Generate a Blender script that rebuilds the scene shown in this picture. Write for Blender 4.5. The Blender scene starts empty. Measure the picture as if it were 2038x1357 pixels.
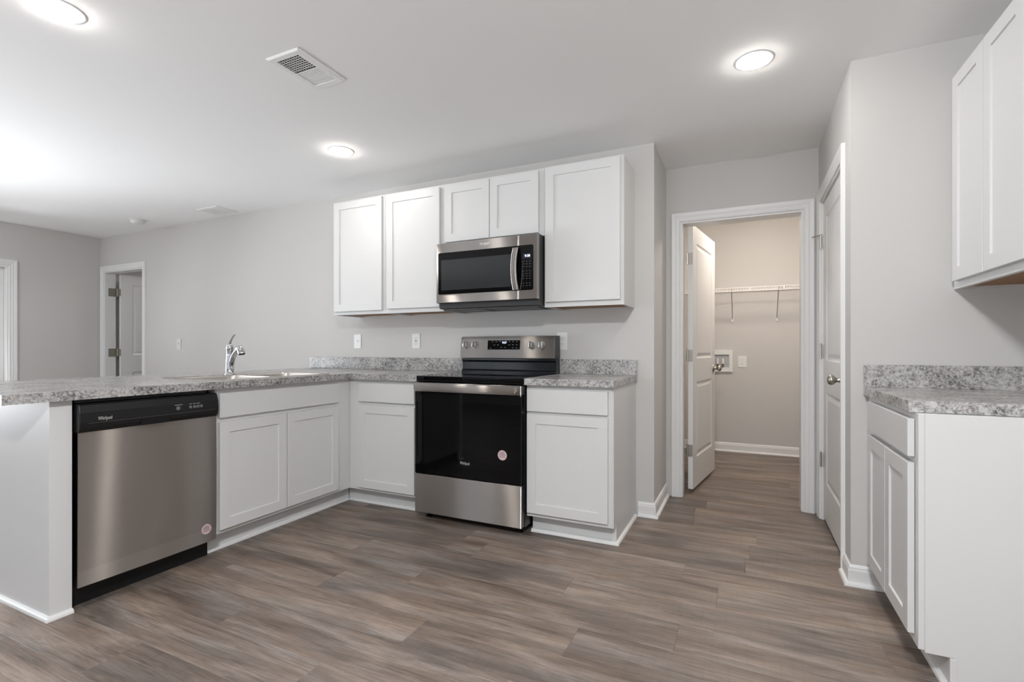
import bpy, bmesh, math, random
from mathutils import Matrix, Vector
random.seed(7)
scene = bpy.context.scene
COL = scene.collection
PI = math.pi

# ------------------------------------------------------------------ camera
FPX, U0, V0 = 982.16, 1019.09, 693.95
cam_d = bpy.data.cameras.new('camera')
cam = bpy.data.objects.new('camera', cam_d)
COL.objects.link(cam)
cam.location = (1.8341, -3.3252, 1.1069)
cam.rotation_euler = (PI / 2, 0, 0.43981)
cam_d.sensor_fit = 'HORIZONTAL'
cam_d.sensor_width = 36.0
cam_d.lens = 36.0 * FPX / 2038
cam_d.shift_x = (1019 - U0) / 2038
cam_d.shift_y = (V0 - 678.5) / 2038
cam_d.clip_start = 0.02
scene.camera = cam

# ------------------------------------------------------------------ colour, world, daylight, fill
vs = scene.view_settings
vs.view_transform = 'Standard'
vs.look = 'None'
vs.gamma = 1.0
vs.use_curve_mapping = False
vs.exposure = 0.23
scene.cycles.use_denoising = True
scene.cycles.max_bounces = 10
scene.cycles.diffuse_bounces = 6
scene.cycles.glossy_bounces = 4
scene.cycles.sample_clamp_indirect = 6.0
scene.cycles.caustics_reflective = False
scene.cycles.caustics_refractive = False
world = bpy.data.worlds.new('overcast_sky')
scene.world = world
world.use_nodes = True
wb = world.node_tree.nodes['Background']
wb.inputs[0].default_value = (0.80, 0.88, 1.0, 1)
wb.inputs[1].default_value = 1.2


def area_light(name, loc, direction, sx, sy, power, col):
    d = bpy.data.lights.new(name, 'AREA')
    d.shape = 'RECTANGLE'
    d.size, d.size_y = sx, sy
    d.energy = power
    d.color = col
    o = bpy.data.objects.new(name, d)
    COL.objects.link(o)
    o.location = loc
    o.rotation_euler = Vector(direction).to_track_quat('-Z', 'Y').to_euler()
    return o


PW = dict(sky_patio=3, sky_living=6, sky_side=75, gb_patio=62, gb_living=45, gb_side=105, gb_left=25, down=105.0, laundry=82.0, dining=410.0, living=85.0, bedroom=28.0)
# daylight standing in the three real window openings (see window_1..3 below)
area_light('daylight_patio', (0.6, -6.95, 1.12), (0, 1, 0), 2.3, 2.0, PW['sky_patio'], (0.90, 0.95, 1.0))
area_light('daylight_living', (-3.4, -6.95, 1.35), (0, 1, 0), 1.7, 1.4, PW['sky_living'], (0.88, 0.94, 1.0))
area_light('daylight_side', (-5.46, -2.85, 1.25), (1, 0, 0), 2.0, 1.7, PW['sky_side'], (0.88, 0.94, 1.0))
# added fill, tilted up through the windows and glazed door to brighten the ceiling
area_light('ground_bounce_patio', (0.6, -7.2, 0.72), (0, 0.50, 0.866), 2.3, 1.2, PW['gb_patio'], (0.94, 0.97, 1.0)).data.spread = math.radians(120)
area_light('ground_bounce_living', (-3.4, -7.2, 0.8), (0, 0.58, 0.81), 1.7, 1.0, PW['gb_living'], (0.94, 0.97, 1.0)).data.spread = math.radians(120)
area_light('ground_bounce_side', (-5.75, -2.85, 0.75), (0.72, 0, 0.69), 2.0, 1.0, PW['gb_side'], (0.94, 0.97, 1.0)).data.spread = math.radians(120)
area_light('ground_bounce_left', (-5.72, -1.24, 0.95), (0.62, 0, 0.78), 0.6, 1.3, PW['gb_left'], (0.95, 0.975, 1.0)).data.spread = math.radians(130)

# ------------------------------------------------------------------ key sizes (metres)
H = 2.458            # ceiling
CT, CB = 0.932, 0.893  # counter top / underside
FB = -0.622          # face frame plane of the range wall base cabinets
FP = -0.724          # face frame plane of the peninsula cabinets (faces +x)
FR = 2.356           # face frame plane of the right hand base cabinet (faces -x)
XW, YW = 1.299, 0.55   # end of the range wall, laundry wall
XP, YP = 2.287, -0.548  # pantry side wall, pantry front wall
XR = 2.978           # right wall
XL = -5.306          # living room end wall
YF = -6.8            # wall behind the camera


# ------------------------------------------------------------------ materials
def nodes_of(name):
    m = bpy.data.materials.new(name)
    m.use_nodes = True
    nt = m.node_tree
    return m, nt, nt.nodes['Principled BSDF']


def N(nt, t, **kw):
    n = nt.nodes.new(t)
    for k, v in kw.items():
        if k.startswith('i_'):
            n.inputs[k[2:].replace('_', ' ')].default_value = v
        else:
            setattr(n, k, v)
    return n


def simple(name, col, rough=0.5, metal=0.0, spec=0.5, noise=0.0, nscale=60, bump=0.0, emit=None, estr=0.0):
    m, nt, b = nodes_of(name)
    b.inputs['Base Color'].default_value = (*col, 1)
    b.inputs['Roughness'].default_value = rough
    b.inputs['Metallic'].default_value = metal
    b.inputs['Specular IOR Level'].default_value = spec
    if emit:
        b.inputs['Emission Color'].default_value = (*emit, 1)
        b.inputs['Emission Strength'].default_value = estr
    tc = N(nt, 'ShaderNodeTexCoord')
    nz = N(nt, 'ShaderNodeTexNoise', i_Scale=nscale, i_Detail=3.0)
    nt.links.new(tc.outputs['Object'], nz.inputs['Vector'])
    if noise:
        mx = N(nt, 'ShaderNodeMix', data_type='RGBA')
        mx.inputs[6].default_value = (*[c * (1 - noise) for c in col], 1)
        mx.inputs[7].default_value = (*[min(1, c * (1 + noise)) for c in col], 1)
        nt.links.new(nz.outputs['Fac'], mx.inputs[0])
        nt.links.new(mx.outputs[2], b.inputs['Base Color'])
    if bump:
        bp = N(nt, 'ShaderNodeBump', i_Strength=bump, i_Distance=0.002)
        nt.links.new(nz.outputs['Fac'], bp.inputs['Height'])
        nt.links.new(bp.outputs['Normal'], b.inputs['Normal'])
    return m


def brushed(name, col, rough=0.3, aniso=0.8):
    """steel brushed along the horizontal: highlights stretch into upright streaks"""
    m, nt, b = nodes_of(name)
    nt.nodes.remove(b)
    out = nt.nodes['Material Output']
    gl = N(nt, 'ShaderNodeBsdfAnisotropic', i_Roughness=rough, i_Anisotropy=aniso)
    nt.links.new(gl.outputs[0], out.inputs['Surface'])
    up = N(nt, 'ShaderNodeCombineXYZ')
    up.inputs[2].default_value = 1.0
    g = N(nt, 'ShaderNodeNewGeometry')
    cr = N(nt, 'ShaderNodeVectorMath', operation='CROSS_PRODUCT')
    nt.links.new(up.outputs[0], cr.inputs[0])
    nt.links.new(g.outputs['Normal'], cr.inputs[1])
    nt.links.new(cr.outputs[0], gl.inputs['Tangent'])
    tc = N(nt, 'ShaderNodeTexCoord')
    mp = N(nt, 'ShaderNodeMapping')
    mp.inputs['Scale'].default_value = (3, 3, 900)
    nz = N(nt, 'ShaderNodeTexNoise', i_Scale=1.0, i_Detail=4.0)
    nt.links.new(tc.outputs['Object'], mp.inputs['Vector'])
    nt.links.new(mp.outputs[0], nz.inputs['Vector'])
    mx = N(nt, 'ShaderNodeMix', data_type='RGBA')
    mx.inputs[6].default_value = (*[c * 0.93 for c in col], 1)
    mx.inputs[7].default_value = (*[c * 1.05 for c in col], 1)
    nt.links.new(nz.outputs['Fac'], mx.inputs[0])
    nt.links.new(mx.outputs[2], gl.inputs['Color'])
    return m


def granite(name, tint=1.0):
    m, nt, b = nodes_of(name)
    tc = N(nt, 'ShaderNodeTexCoord')
    big = N(nt, 'ShaderNodeTexNoise', i_Scale=9.0, i_Detail=3.0, i_Roughness=0.6)
    mid = N(nt, 'ShaderNodeTexNoise', i_Scale=74.0, i_Detail=6.0, i_Roughness=0.74, i_Distortion=0.6)
    fine = N(nt, 'ShaderNodeTexNoise', i_Scale=130.0, i_Detail=4.0, i_Roughness=0.7, i_Distortion=0.5)
    warm = N(nt, 'ShaderNodeTexNoise', i_Scale=23.0, i_Detail=3.0)
    for n in (big, mid, fine, warm):
        nt.links.new(tc.outputs['Object'], n.inputs['Vector'])
    ad = N(nt, 'ShaderNodeMath', operation='MULTIPLY_ADD')
    ad.inputs[1].default_value = 0.35
    nt.links.new(big.outputs['Fac'], ad.inputs[0])
    nt.links.new(mid.outputs['Fac'], ad.inputs[2])
    r = N(nt, 'ShaderNodeValToRGB')
    e = r.color_ramp.elements
    e[0].position, e[0].color = 0.46, (0.045 * tint, 0.042 * tint, 0.043 * tint, 1)
    e[1].position, e[1].color = 0.82, (0.56 * tint, 0.55 * tint, 0.535 * tint, 1)
    for p, c in ((0.56, (0.15, 0.147, 0.147)), (0.635, (0.29, 0.283, 0.278)), (0.71, (0.43, 0.42, 0.41))):
        x = e.new(p)
        x.color = (*[v * tint for v in c], 1)
    nt.links.new(ad.outputs[0], r.inputs[0])
    r2 = N(nt, 'ShaderNodeValToRGB')
    r2.color_ramp.elements[0].position = 0.30
    r2.color_ramp.elements[0].color = (0.28, 0.27, 0.275, 1)
    r2.color_ramp.elements[1].position = 0.44
    r2.color_ramp.elements[1].color = (1, 1, 1, 1)
    nt.links.new(fine.outputs['Fac'], r2.inputs[0])
    mu = N(nt, 'ShaderNodeMix', data_type='RGBA', blend_type='MULTIPLY')
    mu.inputs[0].default_value = 0.8
    nt.links.new(r.outputs[0], mu.inputs[6])
    nt.links.new(r2.outputs[0], mu.inputs[7])
    r3 = N(nt, 'ShaderNodeValToRGB')
    r3.color_ramp.elements[0].position = 0.55
    r3.color_ramp.elements[0].color = (1, 1, 1, 1)
    r3.color_ramp.elements[1].position = 0.72
    r3.color_ramp.elements[1].color = (0.97, 0.91, 0.87, 1)
    nt.links.new(warm.outputs['Fac'], r3.inputs[0])
    mu2 = N(nt, 'ShaderNodeMix', data_type='RGBA', blend_type='MULTIPLY')
    mu2.inputs[0].default_value = 0.7
    nt.links.new(mu.outputs[2], mu2.inputs[6])
    nt.links.new(r3.outputs[0], mu2.inputs[7])
    nt.links.new(mu2.outputs[2], b.inputs['Base Color'])
    b.inputs['Roughness'].default_value = 0.24
    return m


def plank_material():
    m, nt, b = nodes_of('vinyl_plank')
    uv = N(nt, 'ShaderNodeUVMap', uv_map='plank')     # metres along / across each plank
    rnd = N(nt, 'ShaderNodeUVMap', uv_map='random')   # two random numbers per plank
    sr = N(nt, 'ShaderNodeSeparateXYZ')
    nt.links.new(rnd.outputs[0], sr.inputs[0])
    su = N(nt, 'ShaderNodeSeparateXYZ')
    nt.links.new(uv.outputs[0], su.inputs[0])
    z = N(nt, 'ShaderNodeMath', operation='MULTIPLY')
    z.inputs[1].default_value = 40.0
    nt.links.new(sr.outputs[0], z.inputs[0])
    cv = N(nt, 'ShaderNodeCombineXYZ')
    nt.links.new(su.outputs[0], cv.inputs[0])
    nt.links.new(su.outputs[1], cv.inputs[1])
    nt.links.new(z.outputs[0], cv.inputs[2])

    def nz(scale, sc, detail, rough=0.6, dist=0.0):
        mp = N(nt, 'ShaderNodeMapping')
        mp.inputs['Scale'].default_value = (*sc, 1)
        n = N(nt, 'ShaderNodeTexNoise', i_Scale=scale, i_Detail=detail, i_Roughness=rough, i_Distortion=dist)
        nt.links.new(cv.outputs[0], mp.inputs['Vector'])
        nt.links.new(mp.outputs[0], n.inputs['Vector'])
        return n
    blot = nz(1.0, (1.7, 11), 4, 0.62, 0.5)
    grain = nz(1.0, (6, 150), 6, 0.75, 0.6)
    grain2 = nz(1.0, (2.4, 44), 6, 0.70, 0.9)
    tone = nz(1.0, (1.7, 6), 2)
    saw = nz(1.0, (90, 3), 2)
    r = N(nt, 'ShaderNodeValToRGB')
    e = r.color_ramp.elements
    e[0].position, e[0].color = 0.28, (0.098, 0.077, 0.064, 1)
    e[1].position, e[1].color = 0.74, (0.310, 0.268, 0.238, 1)
    x = e.new(0.50)
    x.color = (0.188, 0.154, 0.130, 1)
    nt.links.new(blot.outputs['Fac'], r.inputs[0])
    # warm tan / cool grey drift
    r2 = N(nt, 'ShaderNodeValToRGB')
    r2.color_ramp.elements[0].position = 0.35
    r2.color_ramp.elements[0].color = (0.93, 0.98, 1.06, 1)
    r2.color_ramp.elements[1].position = 0.65
    r2.color_ramp.elements[1].color = (1.14, 0.98, 0.86, 1)
    nt.links.new(tone.outputs['Fac'], r2.inputs[0])
    m1 = N(nt, 'ShaderNodeMix', data_type='RGBA', blend_type='MULTIPLY')
    m1.inputs[0].default_value = 0.6
    nt.links.new(r.outputs[0], m1.inputs[6])
    nt.links.new(r2.outputs[0], m1.inputs[7])

    def streak(src, lo, hi, dark, amount, prev):
        q = N(nt, 'ShaderNodeValToRGB')
        q.color_ramp.elements[0].position = lo
        q.color_ramp.elements[0].color = (dark, dark * 0.97, dark * 0.95, 1)
        q.color_ramp.elements[1].position = hi
        q.color_ramp.elements[1].color = (1.06, 1.06, 1.06, 1)
        nt.links.new(src.outputs['Fac'], q.inputs[0])
        k = N(nt, 'ShaderNodeMix', data_type='RGBA', blend_type='MULTIPLY')
        k.inputs[0].default_value = amount
        nt.links.new(prev.outputs[2], k.inputs[6])
        nt.links.new(q.outputs[0], k.inputs[7])
        return k
    m2 = streak(grain, 0.32, 0.56, 0.55, 0.75, m1)
    m3 = streak(grain2, 0.36, 0.50, 0.60, 0.75, m2)
    m3 = streak(saw, 0.28, 0.5, 0.85, 0.35, m3)
    # per plank brightness
    br = N(nt, 'ShaderNodeMapRange')
    br.inputs[3].default_value = 0.84
    br.inputs[4].default_value = 1.14
    nt.links.new(sr.outputs[1], br.inputs[0])
    m4 = N(nt, 'ShaderNodeVectorMath', operation='SCALE')
    nt.links.new(m3.outputs[2], m4.inputs[0])
    nt.links.new(br.outputs[0], m4.inputs['Scale'])
    nt.links.new(m4.outputs[0], b.inputs['Base Color'])
    b.inputs['Roughness'].default_value = 0.42
    b.inputs['Specular IOR Level'].default_value = 0.4
    bp = N(nt, 'ShaderNodeBump', i_Strength=0.12, i_Distance=0.0015)
    nt.links.new(grain.outputs['Fac'], bp.inputs['Height'])
    nt.links.new(bp.outputs['Normal'], b.inputs['Normal'])
    return m


def pane_material():
    m, nt, b = nodes_of('window_glass')
    nt.nodes.remove(b)
    out = nt.nodes['Material Output']
    t = N(nt, 'ShaderNodeBsdfTransparent')
    g = N(nt, 'ShaderNodeBsdfGlossy', i_Roughness=0.02)
    fr = N(nt, 'ShaderNodeFresnel', i_IOR=1.45)
    mx = N(nt, 'ShaderNodeMixShader')
    nt.links.new(fr.outputs[0], mx.inputs[0])
    nt.links.new(t.outputs[0], mx.inputs[1])
    nt.links.new(g.outputs[0], mx.inputs[2])
    nt.links.new(mx.outputs[0], out.inputs['Surface'])
    return m


M = dict(
    wall=simple('greige_wall_paint', (0.575, 0.562, 0.545), 0.72, spec=0.25, bump=0.05, nscale=240),
    ceiling=simple('white_ceiling_paint', (0.90, 0.90, 0.90), 0.85, spec=0.2, bump=0.05, nscale=200),
    trim=simple('white_trim_paint', (0.75, 0.75, 0.745), 0.38, spec=0.45),
    cab=simple('white_cabinet_paint', (0.645, 0.643, 0.638), 0.42, spec=0.4, noise=0.01, nscale=4),
    door=simple('white_door_paint', (0.73, 0.727, 0.72), 0.40, spec=0.45),
    shadowgap=simple('dark_gap', (0.08, 0.08, 0.08), 0.8),
    raw=simple('raw_particle_board', (0.30, 0.165, 0.085), 0.75, noise=0.2, nscale=35),
    granite=granite('granite_laminate'),
    plank=plank_material(),
    steel=brushed('brushed_stainless', (0.54, 0.505, 0.475), 0.31, 0.85),
    steel2=brushed('brushed_stainless_under_film', (0.60, 0.565, 0.535), 0.33, 0.83),
    steelpan=brushed('satin_sink_steel', (0.62, 0.58, 0.54), 0.28, 0.3),
    chrome=simple('chrome', (0.52, 0.53, 0.545), 0.05, 1.0),
    nickel=simple('satin_nickel', (0.42, 0.39, 0.35), 0.30, 1.0),
    hinge=simple('hinge_nickel', (0.50, 0.48, 0.45), 0.34, 1.0),
    hingedark=simple('hinge_bronze', (0.30, 0.285, 0.24), 0.45, 0.5),
    black=simple('gloss_black', (0.008, 0.008, 0.009), 0.14, spec=0.3),
    blackglass=simple('black_glass', (0.003, 0.003, 0.0035), 0.03, spec=0.22),
    screen=simple('oven_window_screen', (0.030, 0.032, 0.034), 0.06, spec=0.35),
    blackplastic=simple('black_plastic', (0.010, 0.010, 0.0105), 0.30, spec=0.3),
    enamel=simple('black_enamel', (0.008, 0.010, 0.012), 0.14, spec=0.35),
    darkmetal=simple('dark_painted_metal', (0.040, 0.040, 0.041), 0.4, spec=0.3),
    ringgrey=simple('burner_print', (0.10, 0.10, 0.105), 0.12),
    print=simple('pale_print', (0.34, 0.34, 0.35), 0.5),
    printdim=simple('dim_print', (0.13, 0.13, 0.135), 0.5),
    keyprint=simple('key_print', (0.045, 0.045, 0.047), 0.5),
    logo=simple('silver_logo', (0.72, 0.72, 0.72), 0.3, 0.6),
    logodark=simple('etched_logo', (0.80, 0.79, 0.77), 0.2, 1.0),
    led=simple('clock_digits', (0.5, 0.6, 0.9), 0.4, emit=(0.75, 0.83, 1.0), estr=1.6),
    ledwin=simple('clock_window', (0.02, 0.025, 0.04), 0.15),
    sticker=simple('pink_sticker', (0.62, 0.47, 0.46), 0.6),
    stickrim=simple('sticker_edge', (0.30, 0.16, 0.15), 0.6),
    ink=simple('sticker_ink', (0.16, 0.12, 0.20), 0.6),
    plate=simple('white_plastic', (0.76, 0.76, 0.75), 0.35),
    plategreige=simple('greige_plastic', (0.61, 0.60, 0.585), 0.4),
    slot=simple('outlet_slot', (0.05, 0.05, 0.05), 0.6),
    boxgrey=simple('washer_box_plastic', (0.42, 0.43, 0.45), 0.5),
    brass=simple('valve_brass', (0.45, 0.30, 0.14), 0.3, 1.0),
    wire=simple('white_wire_coating', (0.80, 0.79, 0.78), 0.4),
    bracket=simple('grey_bracket_steel', (0.40, 0.37, 0.35), 0.4, 0.3),
    vent=simple('white_vent_enamel', (0.86, 0.86, 0.86), 0.4),
    ventdark=simple('duct_dark', (0.06, 0.06, 0.062), 0.8),
    pane=pane_material(),
)


def lamp_material(name, strength, col):
    return simple(name, (0.9, 0.9, 0.9), 0.4, emit=col, estr=strength)


M['lamp'] = lamp_material('led_diffuser', PW['down'], (1.0, 0.95, 0.89))
M['livinglamp'] = lamp_material('living_lamp_bowl', PW['living'], (0.98, 0.985, 1.0))
M['bedlamp'] = lamp_material('bedroom_lamp_bowl', PW['bedroom'], (1.0, 0.97, 0.94))
M['dininglamp'] = lamp_material('dining_lamp_bowl', PW['dining'], (0.94, 0.97, 1.0))
M['laundrylamp'] = lamp_material('warm_lamp_diffuser', PW['laundry'], (1.0, 0.88, 0.77))

# ------------------------------------------------------------------ object helpers
WM = {}


class MB:
    def __init__(self):
        self.bm = bmesh.new()

    def verts(self, pts):
        return [self.bm.verts.new(p) for p in pts]

    def face(self, vs):
        try:
            return self.bm.faces.new(vs)
        except ValueError:
            return None

    def box(self, x0, x1, y0, y1, z0, z1, m=None):
        x0, x1 = min(x0, x1), max(x0, x1)
        y0, y1 = min(y0, y1), max(y0, y1)
        z0, z1 = min(z0, z1), max(z0, z1)
        c = [Vector((x, y, z)) for z in (z0, z1) for x, y in ((x0, y0), (x1, y0), (x1, y1), (x0, y1))]
        if m is not None:
            c = [m @ p for p in c]
        v = self.verts(c)
        flip = m is not None and m.determinant() < 0
        for f in ((3, 2, 1, 0), (4, 5, 6, 7), (0, 1, 5, 4), (1, 2, 6, 5), (2, 3, 7, 6), (3, 0, 4, 7)):
            self.face([v[i] for i in (reversed(f) if flip else f)])
        return self

    def loft(self, loops, cap0=True, cap1=True, closed=True):
        rows = [self.verts(l) for l in loops]
        n = len(rows[0])
        for a, b in zip(rows, rows[1:]):
            for i in range(n if closed else n - 1):
                j = (i + 1) % n
                self.face([a[i], a[j], b[j], b[i]])
        if cap0:
            self.face(list(reversed(rows[0])))
        if cap1:
            self.face(rows[-1])
        return self

    def tube(self, path, rad, seg=12, squash=1.0, up=None):
        path = [Vector(p) for p in path]
        rads = rad if isinstance(rad, (list, tuple)) else [rad] * len(path)
        loops = []
        ref = None
        for i, p in enumerate(path):
            t = (path[min(i + 1, len(path) - 1)] - path[max(i - 1, 0)]).normalized()
            if ref is None:
                ref = Vector(up) if up else (Vector((0, 0, 1)) if abs(t.z) < 0.9 else Vector((1, 0, 0)))
            a = t.cross(ref).normalized()
            b = a.cross(t).normalized()
            ref = b
            loops.append([p + a * math.cos(2 * PI * k / seg) * rads[i] + b * math.sin(2 * PI * k / seg) * rads[i] * squash
                          for k in range(seg)])
        return self.loft(loops)

    def lathe(self, prof, m=None, seg=32, cap0=True, cap1=True):
        m = m or Matrix()
        loops = [[m @ Vector((r * math.cos(2 * PI * k / seg), r * math.sin(2 * PI * k / seg), z)) for k in range(seg)]
                 for r, z in prof]
        return self.loft(loops, cap0, cap1)

    def sweep(self, path, prof, mp):
        """profile (offset to the left of the path, height) along a mitred 2-D path; mp(a,b,h) -> xyz"""
        P = [Vector(p) for p in path]
        loops = []
        for i, p in enumerate(P):
            d0 = (P[i] - P[i - 1]).normalized() if i else None
            d1 = (P[i + 1] - P[i]).normalized() if i < len(P) - 1 else None
            n0 = Vector((-d0.y, d0.x)) if d0 else None
            n1 = Vector((-d1.y, d1.x)) if d1 else None
            if n0 is None:
                nn = n1
            elif n1 is None:
                nn = n0
            else:
                nn = (n0 + n1)
                nn = nn / max(0.2, nn.dot(n0))
            loops.append([Vector(mp(*(p + nn * d), h)) for d, h in prof])
        return self.loft(loops)

    def build(self, name, mat, parent=None, bevel=0.0, smooth=False, local=False, seg=2, angle=35):
        bmesh.ops.recalc_face_normals(self.bm, faces=self.bm.faces)
        me = bpy.data.meshes.new(name)
        if parent is not None and not local:
            self.bm.transform(WM[parent].inverted())
        self.bm.to_mesh(me)
        self.bm.free()
        if mat is not None:
            me.materials.append(mat)
        if smooth:
            for p in me.polygons:
                p.use_smooth = True
        o = bpy.data.objects.new(name, me)
        COL.objects.link(o)
        if parent is not None:
            o.parent = parent
            WM[o] = WM[parent]
        else:
            WM[o] = Matrix()
        if bevel:
            b = o.modifiers.new('edge_round', 'BEVEL')
            b.width = bevel
            b.segments = seg
            b.limit_method = 'ANGLE'
            b.angle_limit = math.radians(angle)
            b.harden_normals = False
        if smooth:
            try:
                me.set_sharp_from_angle(angle=math.radians(40))
            except Exception:
                pass
        return o


def tag(o, label=None, cat=None, group=None, kind=None):
    if label:
        o['label'] = label
    if cat:
        o['category'] = cat
    if group:
        o['group'] = group
    if kind:
        o['kind'] = kind
    return o


def thing(name, label, cat, loc=(0, 0, 0), rz=0.0, group=None, kind=None):
    o = bpy.data.objects.new(name, None)
    o.empty_display_size = 0.05
    COL.objects.link(o)
    o.location = loc
    o.rotation_euler = (0, 0, rz)
    WM[o] = Matrix.Translation(loc) @ Matrix.Rotation(rz, 4, 'Z')
    return tag(o, label, cat, group, kind)


def struct(name, mb, mat, label, cat, bevel=0.0):
    return tag(mb.build(name, mat, bevel=bevel), label, cat, kind='structure')


def frame(origin, u, n):
    """local (u along, n out, v up) -> world, as a 4x4 whose columns are u, n, v"""
    u, n = Vector(u), Vector(n)
    m = Matrix.Identity(4)
    for i in range(3):
        m[i][0], m[i][1], m[i][2], m[i][3] = u[i], n[i], (0, 0, 1)[i], origin[i]
    return m


def text_mesh(name, body, size, mat, parent, m, depth=0.0004, width=None):
    """lettering lying in the u/v plane of frame m, centred on its origin"""
    cu = bpy.data.curves.new(name, 'FONT')
    cu.body = body
    cu.size = size
    cu.align_x = 'CENTER'
    cu.align_y = 'CENTER'
    cu.extrude = depth
    t = bpy.data.objects.new(name, cu)
    COL.objects.link(t)
    bpy.context.view_layer.update()
    me = bpy.data.meshes.new_from_object(t.evaluated_get(bpy.context.evaluated_depsgraph_get()))
    bpy.data.objects.remove(t)
    xs = [v.co.x for v in me.vertices]
    s = width / (max(xs) - min(xs)) if width else 1.0
    rot = Matrix(((s, 0, 0, 0), (0, 0, 1, 0), (0, 1, 0, 0), (0, 0, 0, 1)))
    me.transform(WM[parent].inverted() @ m @ rot)
    me.materials.clear()
    me.materials.append(mat)
    me.name = name
    o = bpy.data.objects.new(name, me)
    COL.objects.link(o)
    o.parent = parent
    WM[o] = WM[parent]
    return o


# ------------------------------------------------------------------ floor
def make_floor():
    W, L, Y0 = 0.1985, 1.21, -0.4475
    known = {0: 1.838, 2: 1.725, 3: 1.09, 4: 0.389, 5: 0.03, 6: 0.663, 7: -0.087, 8: 0.483, 9: -0.217, -4: 1.53}
    x0, x1, y0, y1 = XL - 0.02, XR + 0.02, YF - 0.02, 3.22
    bm = bmesh.new()
    uvp = bm.loops.layers.uv.new('plank')
    uvr = bm.loops.layers.uv.new('random')
    rng = random.Random(11)
    g = 0.0014
    for k in range(-19, 34):
        ya, yb = Y0 - (k + 1) * W, Y0 - k * W
        if yb < y0 or ya > y1:
            continue
        ph = known.get(k, rng.uniform(0, L))
        j0 = ph + math.floor((x0 - ph) / L) * L
        x = j0
        while x < x1:
            a, b = max(x, x0), min(x + L, x1)
            c, d = max(ya, y0), min(yb, y1)
            r = (rng.random(), rng.random())
            if b - a > 0.01 and d - c > 0.005:
                pts = [(a, c), (b, c), (b, d), (a, d)]
                ins = [(a + g, c + g), (b - g, c + g), (b - g, d - g), (a + g, d - g)]
                lo = [bm.verts.new((p[0], p[1], -0.0012)) for p in pts]
                hi = [bm.verts.new((p[0], p[1], 0.0)) for p in ins]
                fs = [bm.faces.new(hi)]
                for i in range(4):
                    fs.append(bm.faces.new([lo[i], lo[(i + 1) % 4], hi[(i + 1) % 4], hi[i]]))
                for f in fs:
                    for l in f.loops:
                        l[uvp].uv = (l.vert.co.x - x, l.vert.co.y - ya)
                        l[uvr].uv = r
            x += L
    # slab beneath
    c = [bm.verts.new(p) for p in ((x0, y0, -0.0014), (x1, y0, -0.0014), (x1, y1, -0.0014), (x0, y1, -0.0014))]
    d = [bm.verts.new((v.co.x, v.co.y, -0.10)) for v in c]
    bm.faces.new(c)
    bm.faces.new(list(reversed(d)))
    for i in range(4):
        bm.faces.new([c[i], d[i], d[(i + 1) % 4], c[(i + 1) % 4]])
    me = bpy.data.meshes.new('floor')
    bm.to_mesh(me)
    bm.free()
    me.materials.append(M['plank'])
    o = bpy.data.objects.new('floor', me)
    COL.objects.link(o)
    tag(o, 'grey brown wood look plank floor running through kitchen and laundry', 'floor', kind='structure')


make_floor()

# ------------------------------------------------------------------ ceiling and walls
T = 0.115
b = MB()
b.box(XL - T, XR + T, YF - T, 3.3, H, H + 0.1)
struct('ceiling', b, M['ceiling'], 'flat white ceiling over kitchen and living room', 'ceiling')

# back wall with the bedroom doorway
DX0, DX1, DH = -5.222, -4.415, 2.045
b = MB()
b.box(XL, DX0, 0, T, 0, H).box(DX1, XW - 0.0, 0, T, 0, H).box(DX0, DX1, 0, T, DH, H)
struct('wall_back', b, M['wall'], 'long greige wall behind the range and the living room', 'wall')
# return of the back wall into the laundry passage
b = MB()
b.box(XW - T, XW, T, YW, 0, H)
struct('wall_passage', b, M['wall'], 'short greige return wall at the end of the range wall', 'wall')
# laundry wall with doorway
LX0, LX1, LH = 1.402, 2.200, 2.055
b = MB()
b.box(XW - T, LX0, YW, YW + T, 0, H).box(LX1, XP, YW, YW + T, 0, H).box(LX0, LX1, YW, YW + T, LH, H)
struct('wall_laundry', b, M['wall'], 'greige wall around the laundry doorway', 'wall')
# laundry room shell
b = MB()
b.box(1.02 - T, 1.02, YW + T, 2.5, 0, H).box(2.86, 2.86 + T, YW + T, 2.5, 0, H)
b.box(1.02, XW - T, YW, YW + T, 0, H)
struct('wall_laundry_side', b, M['wall'], 'side walls of the laundry room, mostly hidden by the doorway', 'wall')
b = MB()
b.box(1.02 - T, 2.86 + T, 2.5, 2.5 + T, 0, H)
struct('wall_laundry_back', b, M['wall'], 'beige lit wall at the back of the laundry room', 'wall')
# pantry side wall with its door opening, and pantry front wall
PY0, PY1, PH = -0.345, 0.445, 2.068
b = MB()
b.box(XP, XP + T, YP, PY0, 0, H).box(XP, XP + T, PY1, YW + T, 0, H).box(XP, XP + T, PY0, PY1, PH, H)
b.box(XP + T, XR, YW, YW + T, 0, H)
struct('wall_pantry', b, M['wall'], 'greige side wall of the pantry holding the narrow white door', 'wall')
b = MB()
b.box(XP + T, XR + T, YP, YP + T, 0, H)
struct('wall_pantry_front', b, M['wall'], 'greige wall behind the right hand counter', 'wall')
b = MB()
b.box(XR, XR + T, YF, YP, 0, H).box(XR, XR + T, YP + T, YW + T, 0, H)
struct('wall_right', b, M['wall'], 'greige wall carrying the right hand upper cabinet', 'wall')

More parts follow.
